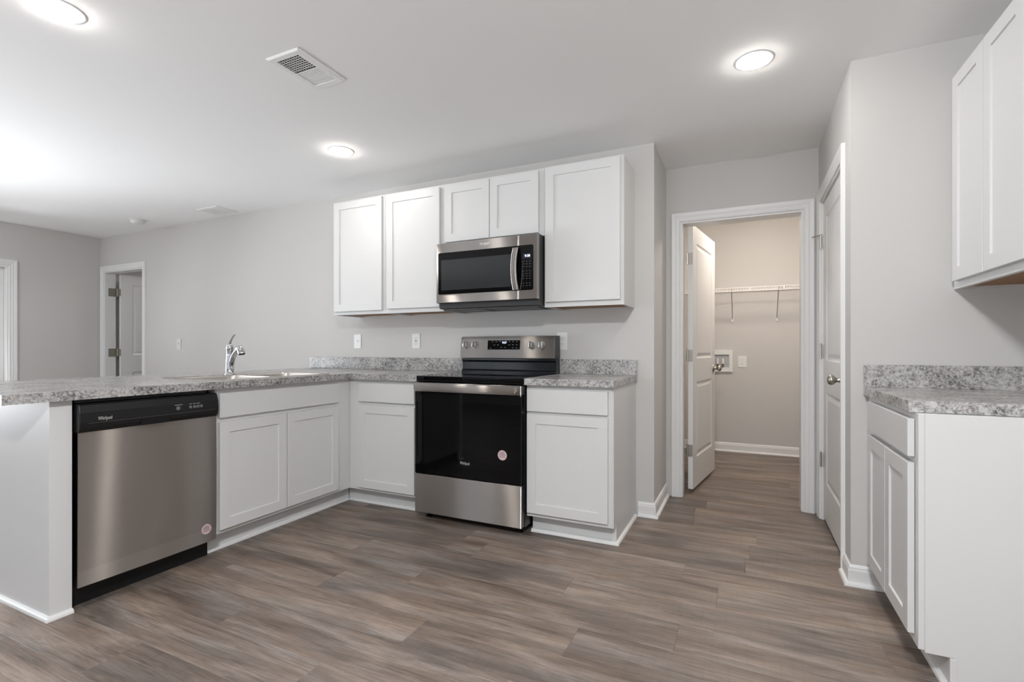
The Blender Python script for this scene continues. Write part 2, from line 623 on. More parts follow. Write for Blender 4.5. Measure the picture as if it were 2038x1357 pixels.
# living room end wall: closed door near the corner and a side window out of frame
EY0, EY1, EH = -1.64, -0.83, 2.00
SY0, SY1, SZ0, SZ1 = -3.85, -1.85, 0.4, 2.1
b = MB()
b.box(XL - T, XL, EY1, T, 0, H).box(XL - T, XL, EY0, EY1, EH, H)
b.box(XL - T, XL, SY1, EY0, 0, H).box(XL - T, XL, SY0, SY1, 0, SZ0).box(XL - T, XL, SY0, SY1, SZ1, H)
b.box(XL - T, XL, YF, SY0, 0, H)
struct('wall_left', b, M['wall'], 'greige end wall of the living room at far left', 'wall')
# wall behind the camera with a patio door and a window
AX0, AX1, AZ1 = -0.6, 1.8, 2.13
BX0, BX1, BZ0, BZ1 = -4.3, -2.5, 0.6, 2.1
b = MB()
b.box(XL, BX0, YF - T, YF, 0, H).box(BX1, AX0, YF - T, YF, 0, H).box(AX1, XR, YF - T, YF, 0, H)
b.box(BX0, BX1, YF - T, YF, 0, BZ0).box(BX0, BX1, YF - T, YF, BZ1, H).box(AX0, AX1, YF - T, YF, AZ1, H)
struct('wall_front', b, M['wall'], 'greige wall behind the camera with patio door and window', 'wall')
# bedroom beyond the far doorway
b = MB()
b.box(XL - T, XL, T, 3.2, 0, H).box(-3.7, -3.7 + T, T, 3.2, 0, H).box(XL - T, -3.7 + T, 3.2, 3.2 + T * 0.8, 0, H)
struct('wall_bedroom', b, M['wall'], 'dim bedroom walls seen through the far doorway', 'wall')


def window(name, m, w, z0, z1, bars, label):
    b = MB()
    f = 0.055
    for a, c, d, e in ((0, f, z0, z1), (w - f, w, z0, z1), (f, w - f, z0, z0 + f), (f, w - f, z1 - f, z1)):
        b.box(a, c, -0.09, -0.02, d, e, m)
    for x in bars:
        b.box(x - 0.04, x + 0.04, -0.085, -0.025, z0 + f, z1 - f, m)
    o = struct(name, b, M['trim'], label, 'window', bevel=0.002)
    g = MB()
    g.box(f, w - f, -0.058, -0.053, z0 + f, z1 - f, m)
    g.build('window_pane', M['pane'], o)


window('window_1', frame((AX0, YF, 0), (1, 0, 0), (0, 1, 0)), AX1 - AX0, 0.0, AZ1, [(AX1 - AX0) / 2],
       'sliding patio door behind the camera letting in daylight')
window('window_2', frame((BX0, YF, 0), (1, 0, 0), (0, 1, 0)), BX1 - BX0, BZ0, BZ1, [(BX1 - BX0) / 2],
       'living room window behind the camera')
window('window_3', frame((XL, SY1, 0), (0, -1, 0), (1, 0, 0)), SY1 - SY0, SZ0, SZ1, [(SY1 - SY0) / 2],
       'living room side window out of frame at left')

# ------------------------------------------------------------------ mouldings
BASE = [(0, 0), (0.013, 0.0), (0.013, 0.070), (0.0105, 0.078), (0.0105, 0.084), (0.006, 0.092), (0.0, 0.095)]
SHOE = [(0.013, 0.0), (0.029, 0.0), (0.029, 0.004), (0.027, 0.011), (0.022, 0.016), (0.013, 0.018)]
SHOE0 = [(d - 0.013, h) for d, h in SHOE]
CAS = [(0, 0), (0, 0.009), (0.006, 0.012), (0.012, 0.010), (0.018, 0.011), (0.030, 0.014), (0.036, 0.0125), (0.042, 0.0155),
       (0.056, 0.018), (0.064, 0.018), (0.066, 0.016), (0.066, 0.0)]
flat = lambda a, c, h: (a, c, h)
tn = [0]


def baseboard(name, path, label):
    b = MB()
    b.sweep(path, BASE, flat)
    b.sweep(path, SHOE, flat)
    return struct(name, b, M['trim'], label, 'baseboard')


def casing(m, w, h, label, jamb=T, both=False, wl=1.0, wr=1.0):
    """door casing with its jamb, round an opening w x h in frame m (n = out of the wall)"""
    tn[0] += 1
    b = MB()
    mp = lambda a, c, d: m @ Vector((a, d, c))
    pr = [(d - 0.0, hh) for d, hh in CAS]
    b.sweep([(0.004, 0), (0.004, h - 0.004), (w - 0.004, h - 0.004), (w - 0.004, 0)], pr, mp)
    t = 0.016
    b.box(0, t, -jamb, 0.0, 0, h, m).box(w - t, w, -jamb, 0.0, 0, h, m).box(t, w - t, -jamb, 0.0, h - t, h, m)
    # stops
    s0, s1 = -0.062, -0.050
    return struct('trim_%d' % tn[0], b, M['trim'], label, 'door casing')


baseboard('baseboard_passage', [(XW, YW - 0.018), (XW, 0.0), (1.197, 0.0)], 'white baseboard wrapping the end of the range wall')
baseboard('baseboard_pantry', [(2.45, YP), (XP, YP), (XP, PY0 - 0.062)], 'white baseboard wrapping the pantry corner beside the right cabinet')
baseboard('baseboard_laundry', [(2.86, 2.5), (1.02, 2.5)], 'white baseboard along the back of the laundry room')
baseboard('baseboard_back', [(-1.38, 0.0), (DX1 + 0.066, 0.0)], 'white baseboard of the living room wall behind the peninsula')
baseboard('baseboard_left', [(XL, T * 0), (XL, EY1 + 0.066)], 'short white baseboard in the far living room corner')

casing(frame((LX0, YW, 0), (1, 0, 0), (0, -1, 0)), LX1 - LX0, LH, 'white moulded casing round the laundry doorway')
casing(frame((XP, PY1, 0), (0, -1, 0), (-1, 0, 0)), PY1 - PY0, PH, 'white moulded casing round the closed pantry door')
casing(frame((DX0, 0, 0), (1, 0, 0), (0, -1, 0)), DX1 - DX0, DH, 'white casing round the far bedroom doorway')
casing(frame((XL, EY0, 0), (0, 1, 0), (1, 0, 0)), EY1 - EY0, EH, 'white casing at the far left edge of the picture')


# ------------------------------------------------------------------ doors
def door_leaf(b, w, z0, z1, t, panels):
    """moulded two panel leaf in local coords: u 0..w, n 0..-t (front at n=0), with raised panels both sides"""
    us = sorted({0, w} | {p for q in panels for p in q[:2]})
    vs_ = sorted({z0, z1} | {p for q in panels for p in q[2:]})

    def side(n, s):
        for i in range(len(us) - 1):
            for j in range(len(vs_) - 1):
                a, c, d, e = us[i], us[i + 1], vs_[j], vs_[j + 1]
                hit = any(abs(a - q[0]) < 1e-6 and abs(c - q[1]) < 1e-6 and abs(d - q[2]) < 1e-6 and abs(e - q[3]) < 1e-6
                          for q in panels)
                if not hit:
                    b.face(b.verts([(a, n, d), (c, n, d), (c, n, e), (a, n, e)]))
                else:
                    rings = []
                    for ins, dep in ((0, 0), (0.010, 0.006), (0.020, 0.0075), (0.045, 0.0015)):
                        rings.append([(a + ins, n - s * dep, d + ins), (c - ins, n - s * dep, d + ins),
                                      (c - ins, n - s * dep, e - ins), (a + ins, n - s * dep, e - ins)])
                    b.loft(rings, cap0=False, cap1=True)
    side(0, 1)
    side(-t, -1)
    ring = [(0, z0), (w, z0), (w, z1), (0, z1)]
    for i in range(4):
        p, q = ring[i], ring[(i + 1) % 4]
        b.face(b.verts([(p[0], 0, p[1]), (q[0], 0, q[1]), (q[0], -t, q[1]), (p[0], -t, p[1])]))
    bmesh.ops.remove_doubles(b.bm, verts=b.bm.verts, dist=1e-5)


KNOB = [(0.0, 0.0), (0.0325, 0.0), (0.0325, 0.004), (0.029, 0.009), (0.014, 0.012), (0.0115, 0.020), (0.0115, 0.028),
        (0.016, 0.033), (0.0235, 0.040), (0.0265, 0.048), (0.0265, 0.055), (0.023, 0.063), (0.014, 0.069), (0.0, 0.071)]


def knob(parent, u, n, z, sgn):
    """door knob in the leaf's local coords, pointing along +n or -n"""
    b = MB()
    m = Matrix(((1, 0, 0, u), (0, 0, sgn, n), (0, 1, 0, z), (0, 0, 0, 1)))
    b.lathe(KNOB, m, 28, cap0=False, cap1=False)
    return b.build('door_knob', M['nickel'], parent, smooth=True, local=True)


def hinge(parent, u, n, z, mat='hinge', leaf=((0, 0.03), (0, 0.002)), r=0.007):
    b = MB()
    m = Matrix.Translation((u, n, z))
    b.lathe([(r, -0.045), (r, 0.045)], m, 14)
    b.lathe([(r * 0.6, 0.045), (r * 0.8, 0.048), (r * 0.4, 0.052)], m, 12)
    (a0, a1), (n0, n1) = leaf
    b.box(u + a0, u + a1, n + n0, n + n1, z - 0.044, z + 0.044)
    return b.build('hinge', M[mat], parent, local=True, smooth=False)


def door(name, label, origin, rz, w, z0, z1, panels, t=0.035):
    b = MB()
    door_leaf(b, w, z0, z1, t, panels)
    o = b.build(name, M['door'], None, bevel=0.0012)
    o.location = origin
    o.rotation_euler = (0, 0, rz)
    WM[o] = Matrix.Translation(origin) @ Matrix.Rotation(rz, 4, 'Z')
    return tag(o, label, 'door', kind='structure')


# laundry door, hinged on the left jamb and swung into the laundry: visible face looks right.
# local u runs from hinge edge to free edge, local n=0 face must look to +x : u=(s,c), n=(c,-s)
ang = math.atan2(0.827, 0.126)
w1 = 0.775
d1 = door('door_1', 'white two panel laundry door standing open inside the laundry doorway', (1.443, 0.692, 0), ang,
          w1, 0.03, 2.06, [(0.118, w1 - 0.118, 0.258, 0.849), (0.118, w1 - 0.118, 1.03, 1.935)])
# with rz=ang local +y points to the left (into the wall): the visible face is n=-t
k = knob(d1, w1 - 0.06, -0.035, 0.935, -1)
k = knob(d1, w1 - 0.06, 0.0, 0.935, 1)
for z in (0.325, 1.055, 1.80):
    hinge(d1, -0.010, 0.004, z, leaf=((0.004, 0.0095), (-0.038, -0.004)))
b = MB()
b.box(w1, w1 + 0.0012, -0.030, -0.005, 0.90, 0.97)
b.build('latch_plate', M['nickel'], d1, local=True)

# pantry door: closed, face to -x, hinges on the far side
w2 = PY1 - PY0 - 0.038
d2 = door('door_2', 'narrow white two panel pantry door, closed, with round nickel knob', (XP + 0.012, PY1 - 0.019, 0), -PI / 2,
          w2, 0.022, 2.048, [(0.115, w2 - 0.115, 0.255, 0.835), (0.115, w2 - 0.115, 1.03, 1.94)])
# rz=-90: local u -> -y, local n(+y) -> +x ; visible face is n=-t side => shift so that face sits at XP+0.012
for v in d2.data.vertices:
    v.co.y += 0.035
knob(d2, w2 - 0.062, 0.0, 0.943, -1)
for z in (0.388, 1.09, 1.80):
    hinge(d2, -0.004, -0.014, z, leaf=((0.006, 0.034), (0.012, 0.0138)), r=0.0065)
b = MB()   # hinge-pin door stop on the top hinge
b.tube([(-0.004, -0.016, 1.845), (-0.05, -0.05, 1.845)], 0.004, 8)
b.lathe([(0.008, 0), (0.008, 0.008)], Matrix.Translation((-0.052, -0.052, 1.841)), 12)
b.build('door_stop', M['nickel'], d2, local=True)

# far bedroom door: hinged left, open into the bedroom; visible face looks right
w3 = 0.76
d3 = door('door_3', 'white panel bedroom door standing open in the far doorway', (-5.155, T + 0.012, 0), PI / 2,
          w3, 0.02, 2.022, [(0.125, w3 - 0.125, 0.25, 0.815), (0.125, w3 - 0.125, 1.03, 1.905)])
for z in (0.35, 1.06, 1.80):
    h3 = hinge(d3, -0.008, 0.022, z, mat='hingedark', leaf=((0.004, 0.0075), (-0.056, -0.002)), r=0.008)
    b = MB()
    b.box(-0.092, -0.004, 0.0465, 0.0495, z - 0.050, z + 0.050)
    b.box(-0.0075, -0.004, 0.022, 0.0495, z - 0.050, z + 0.050)
    b.build('hinge_plate', M['hingedark'], h3, local=True)
knob(d3, w3 - 0.06, -0.035, 0.93, -1)
# closed white door filling the opening at the far left
w4 = EY1 - EY0 - 0.034
m4 = frame((XL - 0.075, EY0 + 0.017, 0), (0, 1, 0), (1, 0, 0))
z4 = EH - 0.018
b = MB()
b.box(0, 0.12, -0.04, 0, 0.015, z4, m4).box(w4 - 0.12, w4, -0.04, 0, 0.015, z4, m4)
b.box(0.12, w4 - 0.12, -0.04, 0, 0.015, 0.25, m4).box(0.12, w4 - 0.12, -0.04, 0, z4 - 0.13, z4, m4)
d4 = struct('door_4', b, M['door'], 'closed white glazed outside door at the far left edge of the living room', 'door', bevel=0.002)
b = MB()
b.box(0.12, w4 - 0.12, -0.024, -0.018, 0.25, z4 - 0.13, m4)
b.build('door_pane', M['pane'], d4)


# ------------------------------------------------------------------ cabinets
def shaker(b, m, u0, u1, v0, v1, t=0.019, st=0.056, rt=0.056, dep=0.007):
    """five piece shaker door: back plane n=0, front n=t"""
    def ring(ins_u, ins_v, n):
        return [m @ Vector(p) for p in ((u0 + ins_u, n, v0 + ins_v), (u1 - ins_u, n, v0 + ins_v),
                                        (u1 - ins_u, n, v1 - ins_v), (u0 + ins_u, n, v1 - ins_v))]
    e = 0.0012
    b.loft([ring(0, 0, 0), ring(0, 0, t - e), ring(e, e, t), ring(st, rt, t), ring(st + 0.0015, rt + 0.0015, t - dep)])


def slab(b, m, u0, u1, v0, v1, t=0.019):
    e = 0.0015
    def ring(i, n):
        return [m @ Vector(p) for p in ((u0 + i, n, v0 + i), (u1 - i, n, v0 + i), (u1 - i, n, v1 - i), (u0 + i, n, v1 - i))]
    b.loft([ring(0, 0), ring(0, t - e), ring(e, t)])


GAP = 0.0022   # bumpers keep doors just off the frame


def fronts(root, m, items):
    mg = m @ Matrix.Translation((0, GAP, 0))
    for kind, u0, u1, v0, v1 in items:
        b = MB()
        if kind == 'door':
            shaker(b, mg, u0, u1, v0, v1)
            b.build('door', M['cab'], root)
        else:
            slab(b, mg, u0, u1, v0, v1)
            b.build('drawer_front' if kind == 'drawer' else 'false_front', M['cab'], root)


def base_cabinet(label, m, w, depth, items, toe=(0, None), body_u=None, group=None, hollow=False):
    loc = m @ Vector((w / 2, -depth / 2, 0))
    root = thing('base_cabinet', label, 'cabinet', loc, group=group or 'white base cabinets')
    a, c = body_u or (0, w)
    b = MB()
    if hollow:      # open topped so that the sink bowls hang inside
        z1 = CB - 0.001
        b.box(a, c, -0.019, 0, 0.112, z1, m).box(a, c, -depth, -depth + 0.012, 0.112, z1, m)
        b.box(a, a + 0.016, -depth + 0.012, -0.019, 0.112, z1, m).box(c - 0.016, c, -depth + 0.012, -0.019, 0.112, z1, m)
        b.box(a + 0.016, c - 0.016, -depth + 0.012, -0.019, 0.112, 0.13, m)
    else:
        b.box(a, c, -depth, 0, 0.112, CB - 0.001, m)
    b.build('cabinet_body', M['cab'], root, bevel=0.0 if hollow else 0.0015)
    b = MB()
    t0, t1 = toe[0], toe[1] if toe[1] is not None else w
    b.box(t0, t1, -0.095, -0.080, 0.0, 0.112, m)
    b.build('toe_kick', M['cab'], root)
    fronts(root, m, items)
    return root


def shoe_part(root, path, name='shoe_molding'):
    b = MB()
    b.sweep(path, SHOE0, flat)
    return b.build(name, M['trim'], root)


# range wall, left of the range (runs into the blind corner behind the sink base)
mL = frame((FP, FB, 0), (1, 0, 0), (0, -1, 0))
WL = -0.112 - FP
cl = base_cabinet('white corner base cabinet with one drawer and one door left of the range', mL, WL, 0.61,
                  [('drawer', 0.098, 0.578, 0.738, 0.868), ('door', 0.098, 0.578, 0.134, 0.714)], toe=(-0.078, WL))
shoe_part(cl, [(-0.112, FB + 0.080), (FP - 0.080 + 0.016, FB + 0.080)])
# sink base in the peninsula (faces +x): u runs along +y
mS = frame((FP, -1.615, 0), (0, 1, 0), (1, 0, 0))
WS = FB + 1.615 - 0.0005
cs = base_cabinet('white sink base cabinet with two doors in the peninsula under the faucet', mS, WS, 0.61,
                  [('false', 0.014, 0.866, 0.736, 0.868), ('door', 0.014, 0.440, 0.134, 0.711), ('door', 0.446, 0.868, 0.134, 0.711)],
                  toe=(0.0, WS + 0.078), hollow=True)
shoe_part(cs, [(FP - 0.080, FB + 0.080 - 0.016), (FP - 0.080, -1.615)])
# right of the range
X0R, X1R = 0.660, 1.175
mR = frame((X0R, FB, 0), (1, 0, 0), (0, -1, 0))
cr = base_cabinet('white base cabinet with one drawer and one door right of the range', mR, X1R - X0R, 0.61,
                  [('drawer', 0.008, 0.493, 0.738, 0.869), ('door', 0.008, 0.493, 0.137, 0.722)], toe=(0.005, X1R - X0R))
b = MB()   # finished end panel, notched at the toe
b.box(X1R, X1R + 0.006, FB + 0.004, -0.003, 0.112, CB - 0.002)
b.box(X1R, X1R + 0.006, FB + 0.080, -0.003, 0.0, 0.112)
b.box(X1R - 0.018, X1R + 0.006, FB + 0.068, FB + 0.080, 0.0, 0.112)
b.build('end_panel', M['cab'], cr)
shoe_part(cr, [(X1R + 0.006, -0.030), (X1R + 0.006, FB + 0.068), (X0R + 0.004, FB + 0.068)])

# right hand base cabinet (faces -x): u runs along -y
mQ = frame((FR, YP - 0.002, 0), (0, -1, 0), (-1, 0, 0))
WQ = 1.272 + YP - 0.002
cq = base_cabinet('white two door base cabinet with wide drawer at the right edge beside the pantry corner', mQ, WQ, XR - FR - 0.004,
                  [('drawer', 0.092, 0.690, 0.744, 0.871), ('door', 0.092, 0.388, 0.147, 0.723), ('door', 0.394, 0.690, 0.147, 0.722)],
                  toe=(0.0, WQ - 0.006))
yq = YP - 0.002 - WQ
b = MB()
b.box(FR + 0.016, XR - 0.004, yq - 0.006, yq, 0.108, CB - 0.002)
b.box(FR + 0.092, XR - 0.004, yq - 0.006, yq, 0.0, 0.108)
b.build('end_panel', M['cab'], cq)
b = MB()
b.box(FR + 0.080, FR + 0.098, yq - 0.007, yq + 0.012, 0.0, 0.106)
b.build('corner_strip', M['cab'], cq, bevel=0.002)
shoe_part(cq, [(FR + 0.080, yq), (FR + 0.080, YP - 0.03)])

# peninsula end panel
ep = thing('peninsula_end_panel', 'white upright end panel of the peninsula left of the dishwasher', 'panel', (-1.03, -2.272, 0))
b = MB()
b.box(-1.40, FP, -2.310, -2.2345, 0, CB - 0.001)
b.build('panel', M['cab'], ep, bevel=0.0015)
b = MB()
b.sweep([(FP, -2.2345), (FP, -2.310), (-1.40, -2.310)], SHOE0, flat)
b.build('shoe_molding', M['trim'], ep)
bk = thing('peninsula_back_panel', 'white back panel closing the living room side of the peninsula', 'panel', (-1.37, -1.1, 0))
b = MB()
b.box(-1.385, -1.340, -2.2335, -0.015, 0, CB - 0.001)
b.build('panel', M['cab'], bk, bevel=0.0015)


# ------------------------------------------------------------------ upper cabinets
def upper_cabinet(label, m, w, z0, z1, depth, items, group=None, ends=(False, False)):
    loc = m @ Vector((w / 2, -depth / 2, z0))
    root = thing('upper_cabinet', label, 'cabinet', loc, group=group or 'white wall cabinets')
    b = MB()
    b.box(0, w, -0.019, 0, z0, z1, m)
    b.box(0, 0.016, -depth, -0.019, z0, z1, m)
    b.box(w - 0.016, w, -depth, -0.019, z0, z1, m)
    b.box(0.016, w - 0.016, -depth, -0.019, z0 + 0.022, z1, m)
    b.build('cabinet_body', M['cab'], root)
    b = MB()
    b.box(0.016, w - 0.016, -depth + 0.0, -0.019, z0 + 0.010, z0 + 0.022, m)
    tag(b.build('cabinet_bottom', M['raw'], root), 'unpainted brown underside board')
    fronts(root, m, items)
    return root


FU = -0.311
UZ0, UZ1 = 1.378, 2.290
g = 'white wall cabinets over the range'
GU = 0.309
xs = [-1.187, -0.656, -0.128, 0.652, 1.171]
mU = [frame((x, FU, 0), (1, 0, 0), (0, -1, 0)) for x in xs]
upper_cabinet('white wall cabinet with one door, leftmost over the peninsula corner', mU[0], xs[1] - xs[0] - 0.001, UZ0, UZ1, GU,
              [('door', 0.020, 0.507, 1.404, 2.276)])
upper_cabinet('white wall cabinet with one door, directly left of the microwave', mU[1], xs[2] - xs[1] - 0.001, UZ0, UZ1, GU,
              [('door', 0.025, 0.502, 1.410, 2.272)])
upper_cabinet('short white two door wall cabinet directly above the microwave', mU[2], xs[3] - xs[2] - 0.001, 1.848, UZ1, GU,
              [('door', 0.020, 0.379, 1.868, 2.272), ('door', 0.384, 0.742, 1.868, 2.274)])
upper_cabinet('white wall cabinet with one wide door, right of the microwave', mU[3], xs[4] - xs[3], UZ0, UZ1 + 0.004, GU,
              [('door', 0.012, 0.498, 1.410, 2.282)])
mV = frame((2.664, YP - 0.002, 0), (0, -1, 0), (-1, 0, 0))
upper_cabinet('white wall cabinet with two tall doors at upper right, over the right counter', mV, 0.70, 1.366, 2.282, XR - 2.664 - 0.003,
              [('door', 0.048, 0.346, 1.396, 2.268), ('door', 0.352, 0.652, 1.396, 2.268)])

# ------------------------------------------------------------------ countertops
SKX0, SKX1, SKY0, SKY1 = -1.262, -0.765, -1.555, -0.785   # sink cut-out


def rounded_slab(b, x0, x1, y0, y1):
    b.box(x0, x1, y0, y1, CB, CT)


cm = thing('countertop', 'grey granite look L shaped countertop over the peninsula and corner cabinet', 'countertop', (-1.2, -1.2, CB), group='granite look countertops')
b = MB()
pts = [(-0.685, -2.466), (-0.685, -0.661), (-0.113, -0.661), (-0.113, -0.002), (-1.777, -0.002), (-1.777, -2.466)]
cut = [(SKX1, SKY0), (SKX1, SKY1), (SKX0, SKY1), (SKX0, SKY0)]
for z, up in ((CT, 1), (CB, -1)):
    # top as strips round the sink cut-out
    for (a, c, d, e) in ((-1.777, SKX0, -2.466, -0.661), (SKX1, -0.685, -2.466, -0.661), (SKX0, SKX1, -2.466, SKY0),
                         (SKX0, SKX1, SKY1, -0.661), (-1.777, -0.685, -0.661, -0.002), (-0.685, -0.113, -0.661, -0.002)):
        b.face(b.verts([(a, d, z), (c, d, z), (c, e, z), (a, e, z)]))
for ring in (pts, cut):
    for i in range(len(ring)):
        p, q = ring[i], ring[(i + 1) % len(ring)]
        b.face(b.verts([(*p, CB), (*q, CB), (*q, CT), (*p, CT)]))
bmesh.ops.remove_doubles(b.bm, verts=b.bm.verts, dist=1e-5)
b.build('worktop', M['granite'], cm)
b = MB()
b.box(-1.777, -0.113, -0.021, -0.002, CT, 1.033)
b.build('backsplash', M['granite'], cm, bevel=0.002)

c2 = thing('countertop', 'small square of grey granite look countertop right of the range', 'countertop', (0.92, -0.33, CB), group='granite look countertops')
b = MB()
b.box(0.658, 1.190, -0.661, -0.002, CB, CT)
b.build('worktop', M['granite'], c2, bevel=0.0015)
b = MB()
b.box(0.658, 1.190, -0.021, -0.002, CT, 1.033)
b.build('backsplash', M['granite'], c2, bevel=0.0015)

c3 = thing('countertop', 'grey granite look countertop at the right edge beside the pantry corner', 'countertop', (2.65, -0.9, CB), group='granite look countertops')
b = MB()
ins = 0.012
b.box(2.336, XR - 0.002, -1.246, YP - 0.002, CB, CT)
b.build('worktop', M['granite'], c3, bevel=0.0015)
b = MB()
b.box(2.336, XR - 0.002, YP - 0.020, YP - 0.002, CT, 1.033)
b.build('backsplash', M['granite'], c3, bevel=0.0015)


# ------------------------------------------------------------------ sink and faucet
def rrect(x0, x1, y0, y1, r, z, n=6):
    out = []
    for cx, cy, a0 in ((x1 - r, y0 + r, -90), (x1 - r, y1 - r, 0), (x0 + r, y1 - r, 90), (x0 + r, y0 + r, 180)):
        for k in range(n + 1):
            a = math.radians(a0 + 90 * k / n)
            out.append((cx + r * math.cos(a), cy + r * math.sin(a), z))
    return out


sk = thing('kitchen_sink', 'stainless double bowl drop in sink set in the peninsula countertop', 'sink', (-1.01, -1.17, CT))
ox0, ox1, oy0, oy1 = -1.288, -0.742, -1.583, -0.757
zt = CT + 0.0045
b = MB()
# rim deck made as a grid with two bowl holes
bx0, bx1 = -1.165, -0.785
by = [(-1.555 + 0.012, -1.19), (-1.15, -0.797)]
outer = rrect(ox0, ox1, oy0, oy1, 0.05, CT + 0.0005)
outer2 = rrect(ox0 + 0.006, ox1 - 0.006, oy0 + 0.006, oy1 - 0.006, 0.045, zt)
b.loft([outer, outer2], False, False)
rows = []
for y0_, y1_ in by:
    top = rrect(bx0, bx1, y0_, y1_, 0.06, zt)
    l1 = rrect(bx0 + 0.006, bx1 - 0.006, y0_ + 0.006, y1_ - 0.006, 0.055, zt - 0.008)
    l2 = rrect(bx0 + 0.016, bx1 - 0.016, y0_ + 0.016, y1_ - 0.016, 0.05, zt - 0.16)
    l3 = rrect(bx0 + 0.05, bx1 - 0.05, y0_ + 0.05, y1_ - 0.05, 0.03, zt - 0.178)
    b.loft([top, l1, l2, l3], False, True)
bmesh.ops.remove_doubles(b.bm, verts=b.bm.verts, dist=1e-6)
eds = [e for e in b.bm.edges if e.is_boundary and all(abs(v.co.z - zt) < 1e-4 for v in e.verts)]
bmesh.ops.triangle_fill(b.bm, use_beauty=True, edges=eds)
b.build('sink_basin', M['steelpan'], sk, smooth=True)
for y0_, y1_ in by:
    b = MB()
    b.lathe([(0.045, zt - 0.1775), (0.045, zt - 0.174), (0.035, zt - 0.174), (0.03, zt - 0.177)],
            Matrix.Translation(((bx0 + bx1) / 2, (y0_ + y1_) / 2, 0)), 24)
    b.build('drain', M['chrome'], sk, smooth=True)
b = MB()
b.lathe([(0.022, zt), (0.022, zt + 0.0015), (0.018, zt + 0.003), (0.0, zt + 0.0035)], Matrix.Translation((-1.222, -1.305, 0)), 24, True, False)
b.build('hole_cover', M['chrome'], sk, smooth=True)

FX, FY, FZ = -1.228, -1.178, zt
fa = thing('kitchen_faucet', 'chrome single lever pull out faucet standing behind the sink', 'faucet', (FX, FY, FZ))
b = MB()
b.lathe([(0.031, 0), (0.031, 0.006), (0.028, 0.010), (0.0255, 0.014), (0.0245, 0.05), (0.0225, 0.09), (0.021, 0.12), (0.020, 0.165),
         (0.0215, 0.168), (0.0215, 0.178), (0.0195, 0.192), (0.012, 0.201), (0.0, 0.203)], Matrix.Translation((FX, FY, FZ)), 32, True, False)
b.build('faucet_body', M['chrome'], fa, smooth=True)
b = MB()
sp = []
for t in range(15):
    s_ = t / 14
    sp.append((FX + 0.010 + 0.082 * s_ ** 2.0, FY, FZ + 0.028 + 0.138 * math.sin(s_ * 1.25) / math.sin(1.25)))
b.tube(sp, [0.0175 - 0.003 * (i / 14) for i in range(15)], 18)
b.build('spout', M['chrome'], fa, smooth=True)
b = MB()
hp = [(FX + 0.072, FY, FZ + 0.158), (FX + 0.082, FY, FZ + 0.171), (FX + 0.097, FY, FZ + 0.172), (FX + 0.110, FY, FZ + 0.158), (FX + 0.115, FY, FZ + 0.138)]
b.tube(hp, [0.014, 0.019, 0.0215, 0.022, 0.021], 20)
sh = b.build('spray_head', M['chrome'], fa, smooth=True)
b = MB()
b.tube([(FX + 0.115, FY, FZ + 0.1382), (FX + 0.1162, FY, FZ + 0.131)], [0.0205, 0.018], 20)
tag(b.build('aerator', M['blackplastic'], sh, smooth=True), 'black aerator ring')
b = MB()
b.tube([(FX - 0.004, FY, FZ + 0.194), (FX + 0.006, FY, FZ + 0.214), (FX + 0.020, FY, FZ + 0.236), (FX + 0.036, FY, FZ + 0.254), (FX + 0.052, FY, FZ + 0.264)],
       [0.010, 0.0075, 0.006, 0.0065, 0.0045], 14, squash=0.55)
b.build('lever', M['chrome'], fa, smooth=True)

# ------------------------------------------------------------------ dishwasher (faces +x)
DY0, DY1 = -2.230, -1.620
dw = thing('dishwasher', 'stainless dishwasher with black control strip in the peninsula', 'dishwasher', (-1.0, -1.925, 0))
b = MB()
b.box(-1.32, -0.765, DY0 + 0.004, DY1 - 0.004, 0.10, 0.888)
b.build('tub', M['blackplastic'], dw)
b = MB()
b.box(-1.30, -0.775, DY0 + 0.002, DY1 - 0.004, 0.0, 0.10)
b.build('toe_panel', M['blackplastic'], dw)
b = MB()   # trim strip under the counter
b.box(-0.766, -0.722, DY0 + 0.002, DY1 - 0.045, 0.876, 0.890)
b.build('mounting_strip', M['black'], dw)


def bowed(b, y0, y1, z0, z1, xb, xf, bow, n=18, bowz=0.0, nz=6):
    """slab facing +x whose front is gently convex"""
    rows = []
    for j in range(nz + 1):
        z = z0 + (z1 - z0) * j / nz
        row = []
        for i in range(n + 1):
            s = i / n
            v = j / nz
            x = xf + bow * (1 - (2 * s - 1) ** 2) + bowz * (1 - (2 * v - 1) ** 2)
            row.append((x, y0 + (y1 - y0) * s, z))
        rows.append(row)
    V = [b.verts(r) for r in rows]
    for j in range(nz):
        for i in range(n):
            b.face([V[j][i], V[j][i + 1], V[j + 1][i + 1], V[j + 1][i]])
    B = b.verts([(xb, y0, z0), (xb, y1, z0), (xb, y1, z1), (xb, y0, z1)])
    b.face(B)
    b.face([B[0], B[1]] + list(reversed(V[0])))
    b.face([B[3]] + [B[2]] + list(reversed(V[-1])))
    b.face([B[0], B[3]] + [V[j][0] for j in range(nz, -1, -1)])
    b.face([B[1], B[2]] + [V[j][n] for j in range(nz, -1, -1)])


